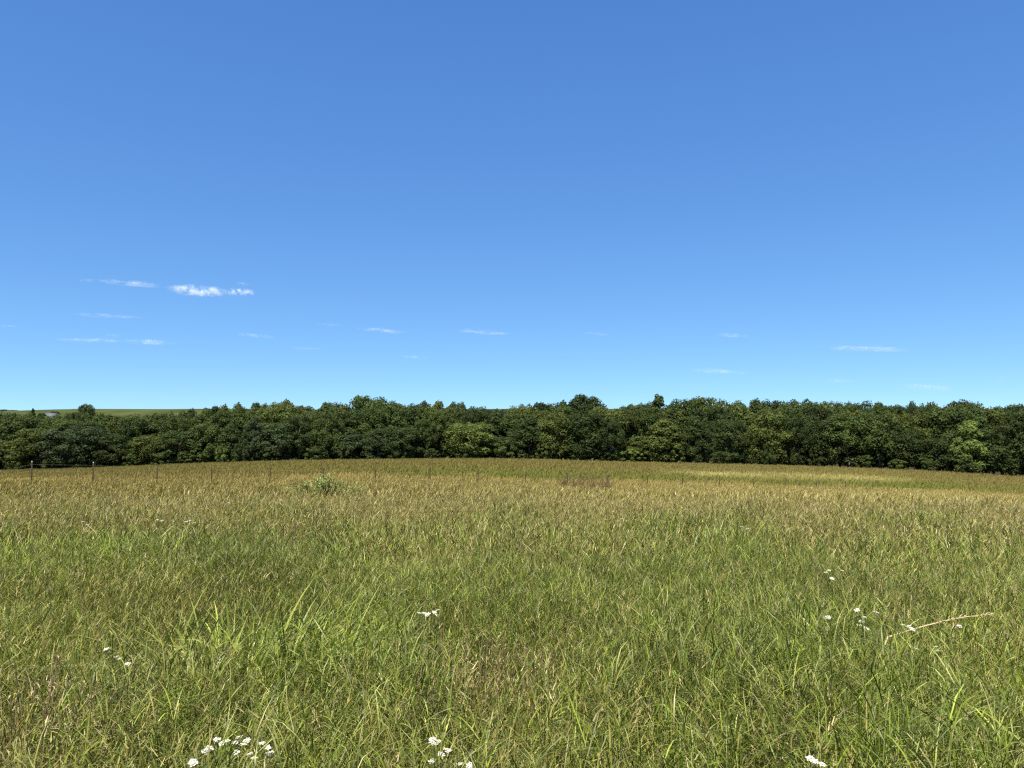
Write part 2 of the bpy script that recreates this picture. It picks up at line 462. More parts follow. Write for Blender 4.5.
def build_grass():
    a = Acc()       # near the camera
    leaf_layer(a, 100000, 1.3, 7.5, (0.28, 0.7), (0.0022, 0.005), 6, lean=(0.22, 0.25), cbase=1.9, bias=False)
    leaf_layer(a, 520000, 1.3, 7.5, (0.04, 0.17), (0.0022, 0.0054), 3, lift=(0.08, 0.68), lean=(0.65, 0.45), cbase=1.3, bias=False)
    leaf_layer(a, 22000, 1.3, 7.5, (0.25, 0.6), (0.003, 0.006), 4, curl=1.8, gmul=0.3, bias=False)
    stem_layer(a, 26000, 1.3, 7.5, (0.45, 0.78), (0.0018, 0.0028), (0.05, 0.11), (0.004, 0.0075), 4, spikes=5, ptan=0.55)
    o = link('meadow_grass', a.mesh('meadow_grass', M_GRASS))
    tag(o, 'dense green grass with curled blades closest to the viewer', 'grass', kind='stuff')
    a = Acc()
    leaf_layer(a, 120000, 7.5, 20, (0.4, 0.8), (0.0055, 0.01), 4, lean=(0.2, 0.22), cbase=1.6, bias=False)
    leaf_layer(a, 260000, 7.5, 20, (0.09, 0.25), (0.006, 0.012), 2, lift=(0.15, 0.62), lean=(0.6, 0.4), cbase=1.2, bias=False)
    stem_layer(a, 60000, 7.5, 20, (0.55, 0.82), (0.003, 0.005), (0.08, 0.15), (0.007, 0.013), 2, spikes=3)
    o = link('meadow_grass', a.mesh('meadow_grass', M_GRASS))
    tag(o, 'mixed green and straw coloured grass across the middle of the meadow', 'grass', kind='stuff')
    a = Acc()
    leaf_layer(a, 170000, 20, 72, (0.4, 0.75), (0.016, 0.032), 2, margin=4)
    leaf_layer(a, 90000, 20, 45, (0.15, 0.3), (0.016, 0.028), 2, lift=(0.2, 0.55), lean=(0.5, 0.3), cbase=0.9, margin=4)
    stem_layer(a, 150000, 20, 72, (0.55, 0.84), (0.007, 0.011), (0.1, 0.18), (0.016, 0.03), 2, margin=4, hi=1.12)
    o = link('meadow_grass', a.mesh('meadow_grass', M_GRASS))
    tag(o, 'tan seeding grass leaning in the breeze up to the wire fence', 'grass', kind='stuff')
    a = Acc()
    x, y = scatter(330000, 44, 156, 8)
    u = x / y
    k = (y > fence_y(u) + 0.2) & (y < edge_y(u) + 3)
    x, y = x[k], y[k]; n = len(x)
    c = far_tint(x, y) * rng.uniform(0.9, 1.12, (n, 1))
    L = rng.uniform(0.25, 0.5, n)
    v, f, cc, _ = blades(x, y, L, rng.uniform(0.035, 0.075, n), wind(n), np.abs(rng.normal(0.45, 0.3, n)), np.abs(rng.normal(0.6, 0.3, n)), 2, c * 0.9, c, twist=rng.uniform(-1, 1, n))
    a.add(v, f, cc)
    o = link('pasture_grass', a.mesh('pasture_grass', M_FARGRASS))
    tag(o, 'short olive grass of the far field between fence and wood', 'grass', kind='stuff')

build_grass()

# ------------------------------------------------------------------ trees
def crown_mesh(kind, seed, leaf=0.34, nleaf=4200):
    """unit-height tree (z 0..1 scaled by 10 m): leaf faces gathered in boughs through the crown"""
    g = np.random.default_rng(seed)
    H = 10.0
    cl = []
    nb = {'round': 120, 'tall': 110, 'spire': 80, 'broad': 150, 'bush': 34}[kind]
    if kind == 'spire':
        for t in np.linspace(0.3, 0.97, 16): cl.append((np.array([g.normal(0, 0.012), g.normal(0, 0.012), t]), 0.085 * (1.1 - t) + 0.014, g.uniform(0.85, 1.15)))
        nb += 16
    tries = 0
    while len(cl) < nb and tries < 9000:
        tries += 1
        t = g.uniform(0.06, 0.97)                      # height along the crown
        if kind == 'spire': prof = 0.27 * (1 - t) ** 0.8 + 0.02
        elif kind == 'tall': prof = 0.27 * math.sin(math.pi * min(1, 0.16 + 0.84 * t)) ** 0.6 * (1.0 if t < .6 else 1.05 - 0.6 * (t - .6))
        elif kind == 'broad': prof = 0.44 * math.sqrt(max(0, 1 - ((t - 0.5) / 0.56) ** 2))
        elif kind == 'bush': prof = 0.5 * math.sqrt(max(0, 1 - ((t - 0.4) / 0.62) ** 2))
        else: prof = 0.36 * math.sqrt(max(0, 1 - ((t - 0.52) / 0.54) ** 2))
        a = g.uniform(0, 2 * math.pi); rr = prof * math.sqrt(g.uniform(0.12, 1.0)) * g.uniform(0.85, 1.12)
        r = g.uniform(0.045, 0.125) * {'spire': 0.62, 'tall': 0.85, 'bush': 1.15}.get(kind, 1.0)
        if kind == 'spire': r *= 1.1 - 0.45 * t
        p = np.array([math.cos(a) * rr, math.sin(a) * rr, t * (1 - r * 0.9) + r * 0.1])
        if any(np.linalg.norm(p - q[0]) < 0.5 * max(r, q[1]) for q in cl): continue
        cl.append((p, r, g.uniform(0.82, 1.2)))
    V = []; C = []
    w = np.array([q[1] ** 2 for q in cl]); w /= w.sum()
    for (p, r, s), ww in zip(cl, w):
        n = max(20, int(nleaf * ww))
        d = g.normal(size=(n, 3)); d /= np.linalg.norm(d, axis=1)[:, None]
        d[:, 2] = np.where(d[:, 2] < -0.55, -d[:, 2] * 0.6, d[:, 2])
        rad = r * g.uniform(0.55, 1.08, n) ** 0.6
        sq = np.array([1.0, 1.0, 1.05])
        pos = (p + d * rad[:, None] * sq) * H
        # sprigs that stick out of the bough
        nrm = d * 1.0 + g.normal(size=(n, 3)) * 0.45 + np.array([0, 0, 0.1])
        nrm /= np.linalg.norm(nrm, axis=1)[:, None]
        t1 = np.cross(nrm, g.normal(size=(n, 3))); t1 /= np.linalg.norm(t1, axis=1)[:, None] + 1e-9
        t2 = np.cross(nrm, t1)
        sz = leaf * g.uniform(0.6, 1.35, n)[:, None]
        q = np.stack([pos - t1 * sz * 0.75, pos - t2 * sz * 0.45 - nrm * sz * 0.12, pos + t1 * sz * 0.75, pos + t2 * sz * 0.45 - nrm * sz * 0.12], 1)
        V.append(q.reshape(-1, 3))
        cc = np.repeat(s * g.uniform(0.86, 1.14, n), 4)
        C.append(np.stack([cc * g.uniform(0.92, 1.1), cc, cc * 0.95], -1))
    v = np.concatenate(V); v[:, 2] *= 0.985 * H / np.sort(v[:, 2])[-60]; v[:, 2] = np.maximum(v[:, 2], 0.15)
    return mesh_from('crown', v, np.arange(len(v)).reshape(-1, 4), M_LEAF, np.concatenate(C)), cl

def trunk_mesh(kind, seed, cl):
    g = np.random.default_rng(seed + 99); a = Acc(); H = 10.0
    r0 = {'spire': 0.16, 'bush': 0.06, 'broad': 0.24}.get(kind, 0.19)
    top = {'bush': 4.0, 'spire': 9.3, 'tall': 8.5}.get(kind, 7.0)
    zs = np.linspace(-0.8, top, 9)
    bend = np.cumsum(g.normal(0, 0.1, (9, 2)), 0); bend[:2] = 0
    pts = np.column_stack([bend, zs])
    a.tube(pts, np.interp(zs, [-0.8, 0, 0.6, top], [r0 * 1.5, r0 * 1.35, r0, r0 * 0.2]), 8)
    for p, r, s in [cl[i] for i in g.permutation(len(cl))[:12]]:
        e = p * H; zb = max(0.6, min(e[2] * 0.62, top * 0.9))
        b = np.array([np.interp(zb, zs, pts[:, 0]), np.interp(zb, zs, pts[:, 1]), zb])
        mid = lerp(b, e, 0.5) + np.array([0, 0, 0.25])
        a.tube([b, lerp(b, mid, 0.5), mid, lerp(mid, e, 0.5), e], np.array([0.45, 0.36, 0.28, 0.18, 0.08]) * r0, 5)
    return a.mesh('trunk', M_BARK, False, True)

PROTO = {}
for kind, seeds in (('round', (1, 2, 3, 4)), ('tall', (5, 6, 7)), ('broad', (8, 9, 10)), ('spire', (11, 12)), ('bush', (13, 14, 15))):
    PROTO[kind] = []
    for s in seeds:
        cm, cl = crown_mesh(kind, s, leaf={'bush': 0.42, 'spire': 0.2}.get(kind, 0.22), nleaf={'bush': 3200, 'broad': 18000, 'round': 14000, 'tall': 12500}.get(kind, 10000))
        PROTO[kind].append((cm, trunk_mesh(kind, s, cl)))
NATW = {'round': 0.74, 'tall': 0.55, 'broad': 0.9, 'spire': 0.5, 'bush': 1.05}      # width / height of the prototypes
HUE = {'dark': (0.048, 0.069, 0.024), 'mid': (0.07, 0.097, 0.030), 'olive': (0.09, 0.113, 0.032), 'pale': (0.118, 0.158, 0.044), 'blue': (0.055, 0.077, 0.036)}

def tree(px, py_top, Y, wpx, kind, hue, label, name='broadleaf_tree', cat='tree', group=None, base=None, idx=None):
    """a tree standing at depth Y whose top shows at row py_top and whose crown is about wpx wide in the photo"""
    top = at_depth(px, py_top, Y)
    x, y = top[0], top[1]
    zb = float(ground_z(x, y)) if base is None else base
    H = (top[2] - zb)
    W = wpx / F * Y
    p = random.choice(PROTO[kind]) if idx is None else PROTO[kind][idx]
    o = empty(name, (x, y, zb - 0.1), random.uniform(0, 6.28))
    sxy = W / (NATW[kind] * 10.0)
    o.scale = (sxy * random.uniform(0.94, 1.06), sxy * random.uniform(0.94, 1.06), (H + 0.1) / 10.0)
    k = random.uniform(0.85, 1.15)
    c = link('crown', p[0], o); c.color = (*[q * k for q in HUE[hue]], 1)
    link('trunk', p[1], o)
    tag(o, label, cat, group)
    return o

ORD = ['first', 'second', 'third', 'fourth', 'fifth', 'sixth', 'seventh', 'eighth', 'ninth', 'tenth', 'eleventh', 'twelfth', 'thirteenth', 'fourteenth', 'fifteenth', 'sixteenth',
       'seventeenth', 'eighteenth', 'nineteenth', 'twentieth', 'twenty-first', 'twenty-second', 'twenty-third', 'twenty-fourth', 'twenty-fifth', 'twenty-sixth', 'twenty-seventh', 'twenty-eighth', 'twenty-ninth', 'thirtieth']

POST_X = [35, 96, 159, 214, 271, 325, 377, 430, 478, 525, 567, 607, 646, 681, 718, 752, 784, 814, 843, 870]
def by_post(px, seen):
    """words that place something along the wood edge by the fence posts in front of it"""
    if px < POST_X[0] - 4: s = 'outside the first fence post'
    elif px > POST_X[-1] + 14: s = 'beyond the last fence post'
    else:
        i = int(np.argmin([abs(px - q) for q in POST_X]))
        s = 'behind the ' + (ORD[i] + ' fence post from left' if i < 19 else 'last fence post')
    seen[s] = seen.get(s, 0) + 1
    return s, seen[s]

# skyline trees: x, top row, crown width, kind, hue, depth
SKY = [(4, 410.5, 26, 'round', 'dark', 178), (26, 413, 22, 'round', 'mid', 172), (41, 415.5, 22, 'round', 'mid', 172), (54, 416.6, 22, 'round', 'olive', 172), (64, 413.5, 16, 'round', 'mid', 176), (76, 411.5, 18, 'round', 'dark', 182), (100, 412.5, 28, 'round', 'mid', 172),
       (119, 414, 26, 'round', 'olive', 168), (140, 414.5, 28, 'round', 'olive', 168), (160, 413, 24, 'round', 'mid', 172), (178, 411, 22, 'round', 'mid', 176), (191, 408.5, 16, 'tall', 'dark', 178),
       (206, 407.5, 16, 'tall', 'olive', 180), (216, 405.5, 14, 'tall', 'dark', 178), (226, 404.5, 15, 'tall', 'olive', 178), (240, 402.8, 18, 'tall', 'mid', 178), (257, 402, 17, 'tall', 'dark', 178),
       (266, 403.5, 14, 'tall', 'mid', 176), (282, 399.6, 26, 'round', 'olive', 174), (306, 405.5, 24, 'round', 'mid', 176), (326, 401.8, 20, 'tall', 'mid', 176), (342, 402.5, 24, 'round', 'olive', 174),
       (369, 395.4, 36, 'round', 'mid', 172), (396, 401, 28, 'round', 'olive', 174), (420, 401, 24, 'round', 'dark', 176), (438, 400.4, 18, 'tall', 'olive', 176), (457, 400.8, 19, 'round', 'blue', 182),
       (476, 405.5, 26, 'round', 'blue', 184), (497, 408.5, 32, 'broad', 'blue', 186), (522, 403.8, 24, 'round', 'olive', 176), (547, 401.8, 26, 'round', 'dark', 176), (565, 400.6, 18, 'tall', 'dark', 174),
       (582, 394, 30, 'tall', 'dark', 168), (594, 396, 22, 'tall', 'dark', 170), (636, 404, 28, 'round', 'mid', 176), (657, 394, 30, 'spire', 'mid', 174), (646, 402, 20, 'round', 'mid', 177), (671, 404, 22, 'round', 'dark', 176),
       (688, 398, 28, 'round', 'mid', 172), (706, 396.4, 34, 'round', 'olive', 172), (736, 400.3, 26, 'round', 'olive', 174), (757, 398.6, 20, 'tall', 'mid', 172), (774, 399.5, 26, 'round', 'dark', 172),
       (796, 399, 30, 'round', 'mid', 170), (822, 401, 32, 'broad', 'olive', 170), (846, 401.3, 24, 'round', 'mid', 166), (860, 400.6, 22, 'round', 'dark', 166), (879, 401.6, 18, 'tall', 'mid', 168),
       (893, 404.3, 24, 'round', 'dark', 172), (915, 401.3, 18, 'round', 'blue', 172), (936, 402.4, 28, 'round', 'mid', 166), (966, 399.6, 36, 'broad', 'mid', 164), (1001, 405.8, 26, 'round', 'blue', 174),
       (1018, 403.5, 26, 'round', 'dark', 158), (1045, 401, 32, 'round', 'mid', 158), (-22, 411, 28, 'round', 'mid', 174)]
HERO = {369: 'tall dome-topped broadleaf tree, highest crown in the wood before its middle', 282: 'rounded olive crown standing above its neighbours behind the fifth fence post',
        582: 'tallest tree of the wood, dark with a double head, near its middle', 594: 'dark second head close beside the tallest tree of the wood',
        657: 'pointed spire-topped tree rising from the skyline of the wood', 706: 'broad high olive hump of foliage just past the spire-topped tree',
        966: 'wide fan-topped tree before the skyline gap near the end of the wood', 497: 'low bluish crown in the long skyline dip at mid wood',
        1001: 'small bluish crown just after the skyline gap at the end of the wood', 4: 'first dark crown on the skyline at the very start of the wood'}
seen = {}
KW = {'round': 'round', 'tall': 'narrow', 'broad': 'wide', 'spire': 'pointed', 'bush': 'low'}
HW = {'dark': 'dark green', 'mid': 'mid green', 'olive': 'olive green', 'pale': 'pale green', 'blue': 'bluish green'}
for (px, pt, w, kind, hue, Y) in sorted(SKY):
    s, k = by_post(px, seen)
    lab = HERO.get(px) or f'{HW[hue]} {KW[kind]} skyline treetop, {ORD[k-1]} {s}'
    tree(px, pt, Y, w * 1.4, kind, hue, lab, 'pine_tree' if kind == 'spire' else 'broadleaf_tree', group='skyline trees of the wood')

# middle and front rows of the wood
def sky_at(px):
    xs = np.array([q[0] for q in sorted(SKY)]); ys = np.array([q[1] for q in sorted(SKY)])
    return float(np.interp(px, xs, ys))
seen = {}
px = -24.0
while px < 1050:
    Y = float(edge_y((px - 512) / F)) + random.uniform(12, 17)
    pt = max(sky_at(px), 402) + random.uniform(3, 9)
    hue = random.choice(['dark', 'mid', 'mid', 'olive', 'dark'])
    kind = random.choice(['round', 'round', 'broad', 'tall'])
    s, k = by_post(px, seen)
    tree(px, pt, Y, random.uniform(36, 48) * (0.8 if kind == 'tall' else 1), kind, hue, f'{HW[hue]} tree in the middle row, {ORD[k-1]} {s}', group='middle row of the wood')
    px += random.uniform(19, 27)
seen = {}
px = -20.0
FRONT_SPECIAL = {470: ('round', 'pale', 422, 46), 935: ('round', 'dark', 438, 44), 1000: ('round', 'dark', 424, 52), 968: ('tall', 'pale', 420, 40), 585: ('round', 'dark', 412, 44), 1034: ('round', 'dark', 408, 50)}
fr = []
while px < 1045:
    if not any(abs(px - q) < 19 for q in FRONT_SPECIAL):
        fr.append((px, random.choice(['round', 'round', 'tall', 'broad']), random.choice(['dark', 'dark', 'mid', 'olive', 'blue']), sky_at(px) + random.uniform(9, 34), random.uniform(26, 52)))
    px += random.uniform(20, 31)
for q, (kind, hue, pt, w) in FRONT_SPECIAL.items(): fr.append((q, kind, hue, pt, w))
for (px, kind, hue, pt, w) in sorted(fr):
    Y = float(edge_y((px - 512) / F)) + random.uniform(4.5, 8)
    s, k = by_post(px, seen)
    tree(px, pt, Y, w * (0.8 if kind == 'tall' else 1), kind, hue, f'{HW[hue]} {KW[kind]} front-edge tree, {ORD[k-1]} {s}', group='front row of the wood')
seen = {}
px = -10.0
while px < 1040:
    Y = float(edge_y((px - 512) / F)) + random.uniform(2.0, 4.2)
    base_row = float(np.interp(px, SIL_X, SIL_Y))
    h = random.uniform(8, 19)
    hue = random.choice(['dark', 'dark', 'mid', 'olive', 'mid', 'pale' if random.random() < 0.5 else 'mid'])
    s, k = by_post(px, seen)
    tree(px, base_row - h, Y, random.uniform(14, 24), 'bush', hue, f'{HW[hue]} low bush at the tree line, {ORD[k-1]} {s}', 'understory_bush', 'bush', 'bushes at the foot of the wood')
    px += random.uniform(24, 55)
tree(222, 446, 150.5, 17, 'bush', 'pale', 'bright yellow-green bush at the foot of the wood by the fourth fence post', 'understory_bush', 'bush', 'bushes at the foot of the wood')

# trees and a house out on the hill
def hill_base(px, Y):
    return float(hill_z((px - 512) / F * Y, Y))
tree(87, 403.8, 470, 18, 'round', 'mid', 'round lone tree standing clear above the wood against the sky', 'broadleaf_tree', 'tree', base=hill_base(87, 470), idx=1)
tree(33, 408.0, 470, 9, 'spire', 'dark', 'small dark conifer beside the house on the hill', 'pine_tree', 'tree', base=hill_base(33, 470))
tree(55, 411.2, 505, 11, 'round', 'dark', 'small dark round tree just behind the house roof', 'broadleaf_tree', 'tree', base=hill_base(55, 505))
tree(42, 412.5, 470, 10, 'round', 'dark', 'small dark round tree at the near end of the house', 'broadleaf_tree', 'tree', base=hill_base(42, 470))
for i, (px, pt, w) in enumerate([(2, 409.4, 14), (14, 410.0, 12), (75, 408.8, 9), (627, 406.8, 16)]):
    tree(px, pt, 680 + 6 * i, w, 'round', 'mid', f'tiny tree on the hill crest, {ORD[i]} of them counted along the skyline', 'hill_tree', 'tree', 'trees on the hill crest', base=hill_base(px, 680) - 2)

def house():
    Y = 485.0
    zb = hill_base(50, Y) - 1.0
    r = at_depth(50, 413.3, Y)
    o = empty('farmhouse', (r[0], r[1], zb), R(8))
    H = r[2] - zb; L, D, e = 3.7, 3.2, H - 2.6
    white = rough_mat('painted_siding', (0.3, 0.29, 0.28), (0.38, 0.37, 0.35), 4.0)
    slate = rough_mat('slate_roof', (0.05, 0.058, 0.08), (0.075, 0.085, 0.115), 5.0, 0.6, 0.4)
    glass = rough_mat('window_glass', (0.03, 0.04, 0.05), (0.06, 0.07, 0.08), 2.0, 0.15, 0.6)
    brick = rough_mat('chimney_brick', (0.2, 0.09, 0.06), (0.3, 0.14, 0.1), 12.0)
    a = Acc(); a.box(-L, -D, 0, L, D, e)
    for sx in (-1, 1):
        a.add([(sx * L, -D, e), (sx * L, D, e), (sx * L, 0, H - 0.15)], [(0, 1, 2)])
    link('wall', a.mesh('wall', white, False), o)
    a = Acc()
    for s in (-1, 1):
        p = [(-L - .4, s * (D + .4), e - .25), (L + .4, s * (D + .4), e - .25), (L + .4, 0, H - 0.0), (-L - .4, 0, H - 0.0)]
        q = [(x, y, z + .16) for x, y, z in p]
        a.add(p + q, [(0, 1, 2, 3), (4, 7, 6, 5), (0, 4, 5, 1), (1, 5, 6, 2), (3, 7, 4, 0)])
    rf = link('roof', a.mesh('roof', slate, False), o)
    a = Acc(); a.box(1.6, 0.5, H - 1.0, 2.0, 0.9, H + 0.25); link('chimney', a.mesh('chimney', brick, False), rf)
    for x in (-2.0, -0.5, 2.2):
        a = Acc(); a.box(x - .55, -D - .06, e - 1.9, x + .55, -D - .003, e - .5); wd = link('window', a.mesh('window', white, False), o)
        a = Acc(); a.box(x - .45, -D - .09, e - 1.8, x + .45, -D - .062, e - .6); link('pane', a.mesh('pane', glass, False), wd)
    a = Acc(); a.box(0.3, -D - .07, 0.0, 1.3, -D - .003, 2.6); link('door', a.mesh('door', slate, False), o)
    tag(o, 'small house with slate blue roof showing above the treetops', 'house')
house()

# ------------------------------------------------------------------ wire fence
def fence():
    b, a_ = 1.187, 3.17
    X0, Y0 = -28.5, 46.0
    TOPS = {0: 461, 1: 462, 2: 465.8, 3: 467, 4: 467.8, 5: 468, 6: 468.8, 7: 466.5, 8: 470.5, 9: 471, 10: 473, 11: 474.5, 12: 475.8, 13: 475.2, 14: 476.3, 15: 478, 16: 477.8, 17: 480.6, 18: 481, 19: 481.8}
    root = None
    tops = []
    for i in range(-2, 23):
        if 0 <= i < 20:
            u = (POST_X[i] - 512) / F; Y = 151.3 / (2.67 - u); X = u * Y
        else:
            X, Y = X0 + a_ * i, Y0 + b * i
            if i >= 20:
                u = (870 + 25 * (i - 19) - 512) / F; Y = 151.3 / (2.67 - u); X = u * Y
        zb = float(ground_z(X, Y))
        py = TOPS.get(i)
        zt = at_depth(POST_X[i], py, Y)[2] if py else zb + 1.02
        tops.append((X, Y, zb, zt))
    x0, y0, z0, _ = tops[0]
    root = empty('wire_fence', (x0, y0, z0))
    tag(root, 'long wire fence on thin rusty steel posts crossing the meadow', 'fence')
    ang = math.atan2(b, a_)
    for n, (X, Y, zb, zt) in enumerate(tops):
        A = Acc()
        h = zt - zb
        # steel T section
        A.box(-0.036, -0.005, -0.5, 0.036, 0.005, h); A.box(-0.005, 0.007, -0.5, 0.005, 0.035, h - 0.004)
        for k in range(9):
            A.box(-0.012, -0.014, h * 0.2 + k * h * 0.085, 0.012, -0.007, h * 0.2 + k * h * 0.085 + 0.02)
        p = link('post', A.mesh('post', M_POST, False), root)
        p.location = (X - x0, Y - y0, zb - z0); p.rotation_euler = (R(random.uniform(-2, 2)), R(random.uniform(-2.5, 2.5)), ang)
        if n in (2, 3):
            A = Acc(); A.box(-0.028, -0.009, h - 0.12, 0.028, 0.04, h + 0.004)  # added pale cap, the sunlit look of the top put into its colour
            c = link('sun_tone_tip', A.mesh('sun_tone_tip', M_POSTTOP, False), p)
    for f in (0.3, 0.5, 0.7, 0.9):
        pts = []
        for (a, c) in zip(tops[:-1], tops[1:]):
            for t in (0, 0.33, 0.66):
                pts.append((lerp(a[0], c[0], t) - x0, lerp(a[1], c[1], t) - y0 - 0.02, lerp(a[2] + f * (a[3] - a[2]), c[2] + f * (c[3] - c[2]), t) - z0 - 0.06 * t * (1 - t)))
        A = Acc(); A.tube(pts, 0.002, 4)
        link('wire', A.mesh('wire', M_WIRE, False), root)
fence()

# ------------------------------------------------------------------ plants standing in the meadow
def leaf_quads(acc, pos, d, L, W, c, bend=0.35):
    """a pointed leaf of two faces pairs, folded along the midrib"""
    d = d / np.linalg.norm(d)
    s = np.cross(d, [0, 0, 1.0]); s /= np.linalg.norm(s) + 1e-9
    n = np.cross(s, d)
    p = [pos, pos + d * L * 0.45 + s * W * 0.5 + n * L * 0.05, pos + d * L - n * L * bend, pos + d * L * 0.45 - s * W * 0.5 + n * L * 0.05, pos + d * L * 0.5 - n * L * 0.04]
    acc.add(p, [(0, 1, 4), (1, 2, 4), (2, 3, 4), (3, 0, 4)], c)

def wildflower(heads, label, size=0.02, h=0.76):
    """heads: image points of the flower heads; one plant whose branches end in them"""
    P = [at(px, py, h + random.uniform(-0.03, 0.03)) for px, py in heads]
    tops = [at_depth(px, py, p[1]) for (px, py), p in zip(heads, P)]
    m = np.mean(P, 0); zb = float(ground_z(m[0], m[1]))
    o = empty('white_wildflower', (m[0], m[1], zb))
    A = Acc(); LF = Acc()
    fork = np.array([0, 0, 0.38])
    A.tube([(0, 0, -0.03), (0.01, 0, 0.2), fork], [0.003, 0.0026, 0.0024], 5, (0.13, 0.17, 0.06))
    for k in range(7):
        a = random.uniform(0, 6.28)
        leaf_quads(LF, np.array([0.005, 0, 0.08 + 0.045 * k]), np.array([math.cos(a), math.sin(a), 0.6]), random.uniform(0.07, 0.12), 0.018, np.array([0.07, 0.11, 0.03]) * random.uniform(0.8, 1.2))
    for t in tops:
        e = np.array(t) - np.array([m[0], m[1], zb])
        A.tube([fork, lerp(fork, e, 0.4) + np.array([0, 0, 0.03]), lerp(fork, e, 0.8) + np.array([0, 0, 0.015]), e - np.array([0, 0, 0.006])], [0.0022, 0.0018, 0.0016, 0.0014], 5, (0.13, 0.17, 0.06))
        for _ in range(2):
            a = random.uniform(0, 6.28)
            leaf_quads(LF, lerp(fork, e, random.uniform(0.3, 0.7)), np.array([math.cos(a), math.sin(a), 0.8]), 0.05, 0.012, np.array([0.08, 0.12, 0.035]))
    link('stem', A.mesh('stem', M_PLANT), o)
    link('foliage', LF.mesh('foliage', M_PLANT), o)
    for t in tops:
        e = np.array(t) - np.array([m[0], m[1], zb])
        B = Acc(); C = Acc()
        s = size * random.uniform(0.85, 1.2)
        tilt = np.array([random.uniform(-0.35, 0.35), random.uniform(-0.45, 0.1), 1.0]); tilt /= np.linalg.norm(tilt)
        ax = np.cross(tilt, [1, 0, 0]); ax /= np.linalg.norm(ax); ay = np.cross(tilt, ax)
        nf = random.randint(13, 19)
        for q in range(nf):      # flat-topped cluster of small five-petalled florets
            rr = s * math.sqrt((q + 0.4) / nf); th = q * 2.39996
            c = ax * rr * math.cos(th) + ay * rr * math.sin(th) + tilt * (0.006 - 9.0 * rr * rr) * 1.0 + tilt * random.uniform(-0.0015, 0.0015)
            fr_ = s * 0.3; pv = [c]
            for w in range(10):
                rad = fr_ * (1.0 if w % 2 == 0 else 0.55); an = w * math.pi / 5 + th
                pv.append(c + (ax * math.cos(an) + ay * math.sin(an)) * rad + tilt * (0.0012 if w % 2 == 0 else 0.0))
            B.add(pv, [(0, 1 + w, 1 + (w + 1) % 10) for w in range(10)])
            C.add([c + tilt * 0.0012 + (ax * math.cos(an) + ay * math.sin(an)) * fr_ * 0.22 for an in np.arange(5) * 1.2566] + [c + tilt * 0.0024], [(w, (w + 1) % 5, 5) for w in range(5)])
        fh = link('flower_head', B.mesh('flower_head', M_PETAL, False), o, e)
        link('heart', C.mesh('heart', M_HEART, False), fh)
    tag(o, label, 'wildflower', 'white wildflowers in the meadow')
    return o

FLOWERS = [
    ([(193, 764), (205, 753), (209, 750)], 'white flower plant at the outer end of the largest bottom cluster'),
    ([(217, 741), (226, 743), (237, 754), (222, 745)], 'white flower plant with heads crowded together, second in the largest bottom cluster'),
    ([(236, 744), (243, 746), (247, 742), (240, 739)], 'brightest white flower plant at the centre of the largest bottom cluster'),
    ([(250, 756), (254, 760)], 'white flower plant with two heads hanging below the largest bottom cluster'),
    ([(262, 745), (267, 749), (270, 755)], 'white flower plant with three heads at the inner end of the largest bottom cluster'),
    ([(433, 741), (434, 746), (438, 743)], 'white flower plant highest in the small cluster at the bottom middle'),
    ([(446, 751), (449, 753)], 'two-headed white flower plant in the small cluster at the bottom middle'),
    ([(432, 763), (460, 766), (470, 767), (441, 756)], 'white flower plant lowest in the small cluster at the bottom middle'),
    ([(107, 650), (116, 658), (120, 660), (128, 665)], 'white flower plant with a sloping row of heads beside the broad-bladed clump'),
    ([(419, 614), (424, 614), (428, 615)], 'flat white flower plant alone in mid meadow, before its taller neighbour'),
    ([(434, 613), (438, 611), (437, 616)], 'upright white flower plant alone in mid meadow above the brown patch'),
    ([(857, 611), (864, 618), (876, 613), (862, 622)], 'white flower plant highest in the group by the bent straw stalk'),
    ([(859, 626), (866, 629)], 'pale flower plant under the highest one by the bent straw stalk'),
    ([(903, 626), (909, 627), (912, 630)], 'white flower plant just above the thick end of the bent straw stalk'),
    ([(936, 648), (938, 652), (916, 650)], 'white flower plant lowest in the group below the bent straw stalk'),
    ([(959, 627), (828, 618)], 'sparse white flower plant with wide apart heads by the bent straw stalk'),
    ([(826, 573), (829, 571), (842, 571), (832, 579)], 'white flower plant alone higher up the meadow above the bent stalk group'),
    ([(810, 760), (815, 763), (822, 766)], 'white flower plant alone at the bottom beneath the bent stalk group'),
    ([(190, 521), (194, 523), (186, 522)], 'far white flower plant below and outward of the green shrub, brightest out there'),
    ([(157, 520), (162, 521)], 'far small white flower plant on the same row outward from the brightest far one'),
    ([(229, 503), (233, 504)], 'far white flower plant nearest the green shrub'),
    ([(83, 522), (87, 525)], 'far white flower plant below the second fence post'),
    ([(622, 519), (627, 521)], 'far white flower plant below the dead brown shrub'),
    ([(742, 527), (747, 529)], 'far white flower plant below the middle of the pale straw streak'),
]
for hd, lab in FLOWERS:
    far = hd[0][1] < 640; vfar = hd[0][1] < 540
    wildflower(hd, lab, size=0.0108 if not far else (0.022 if vfar else 0.0135))

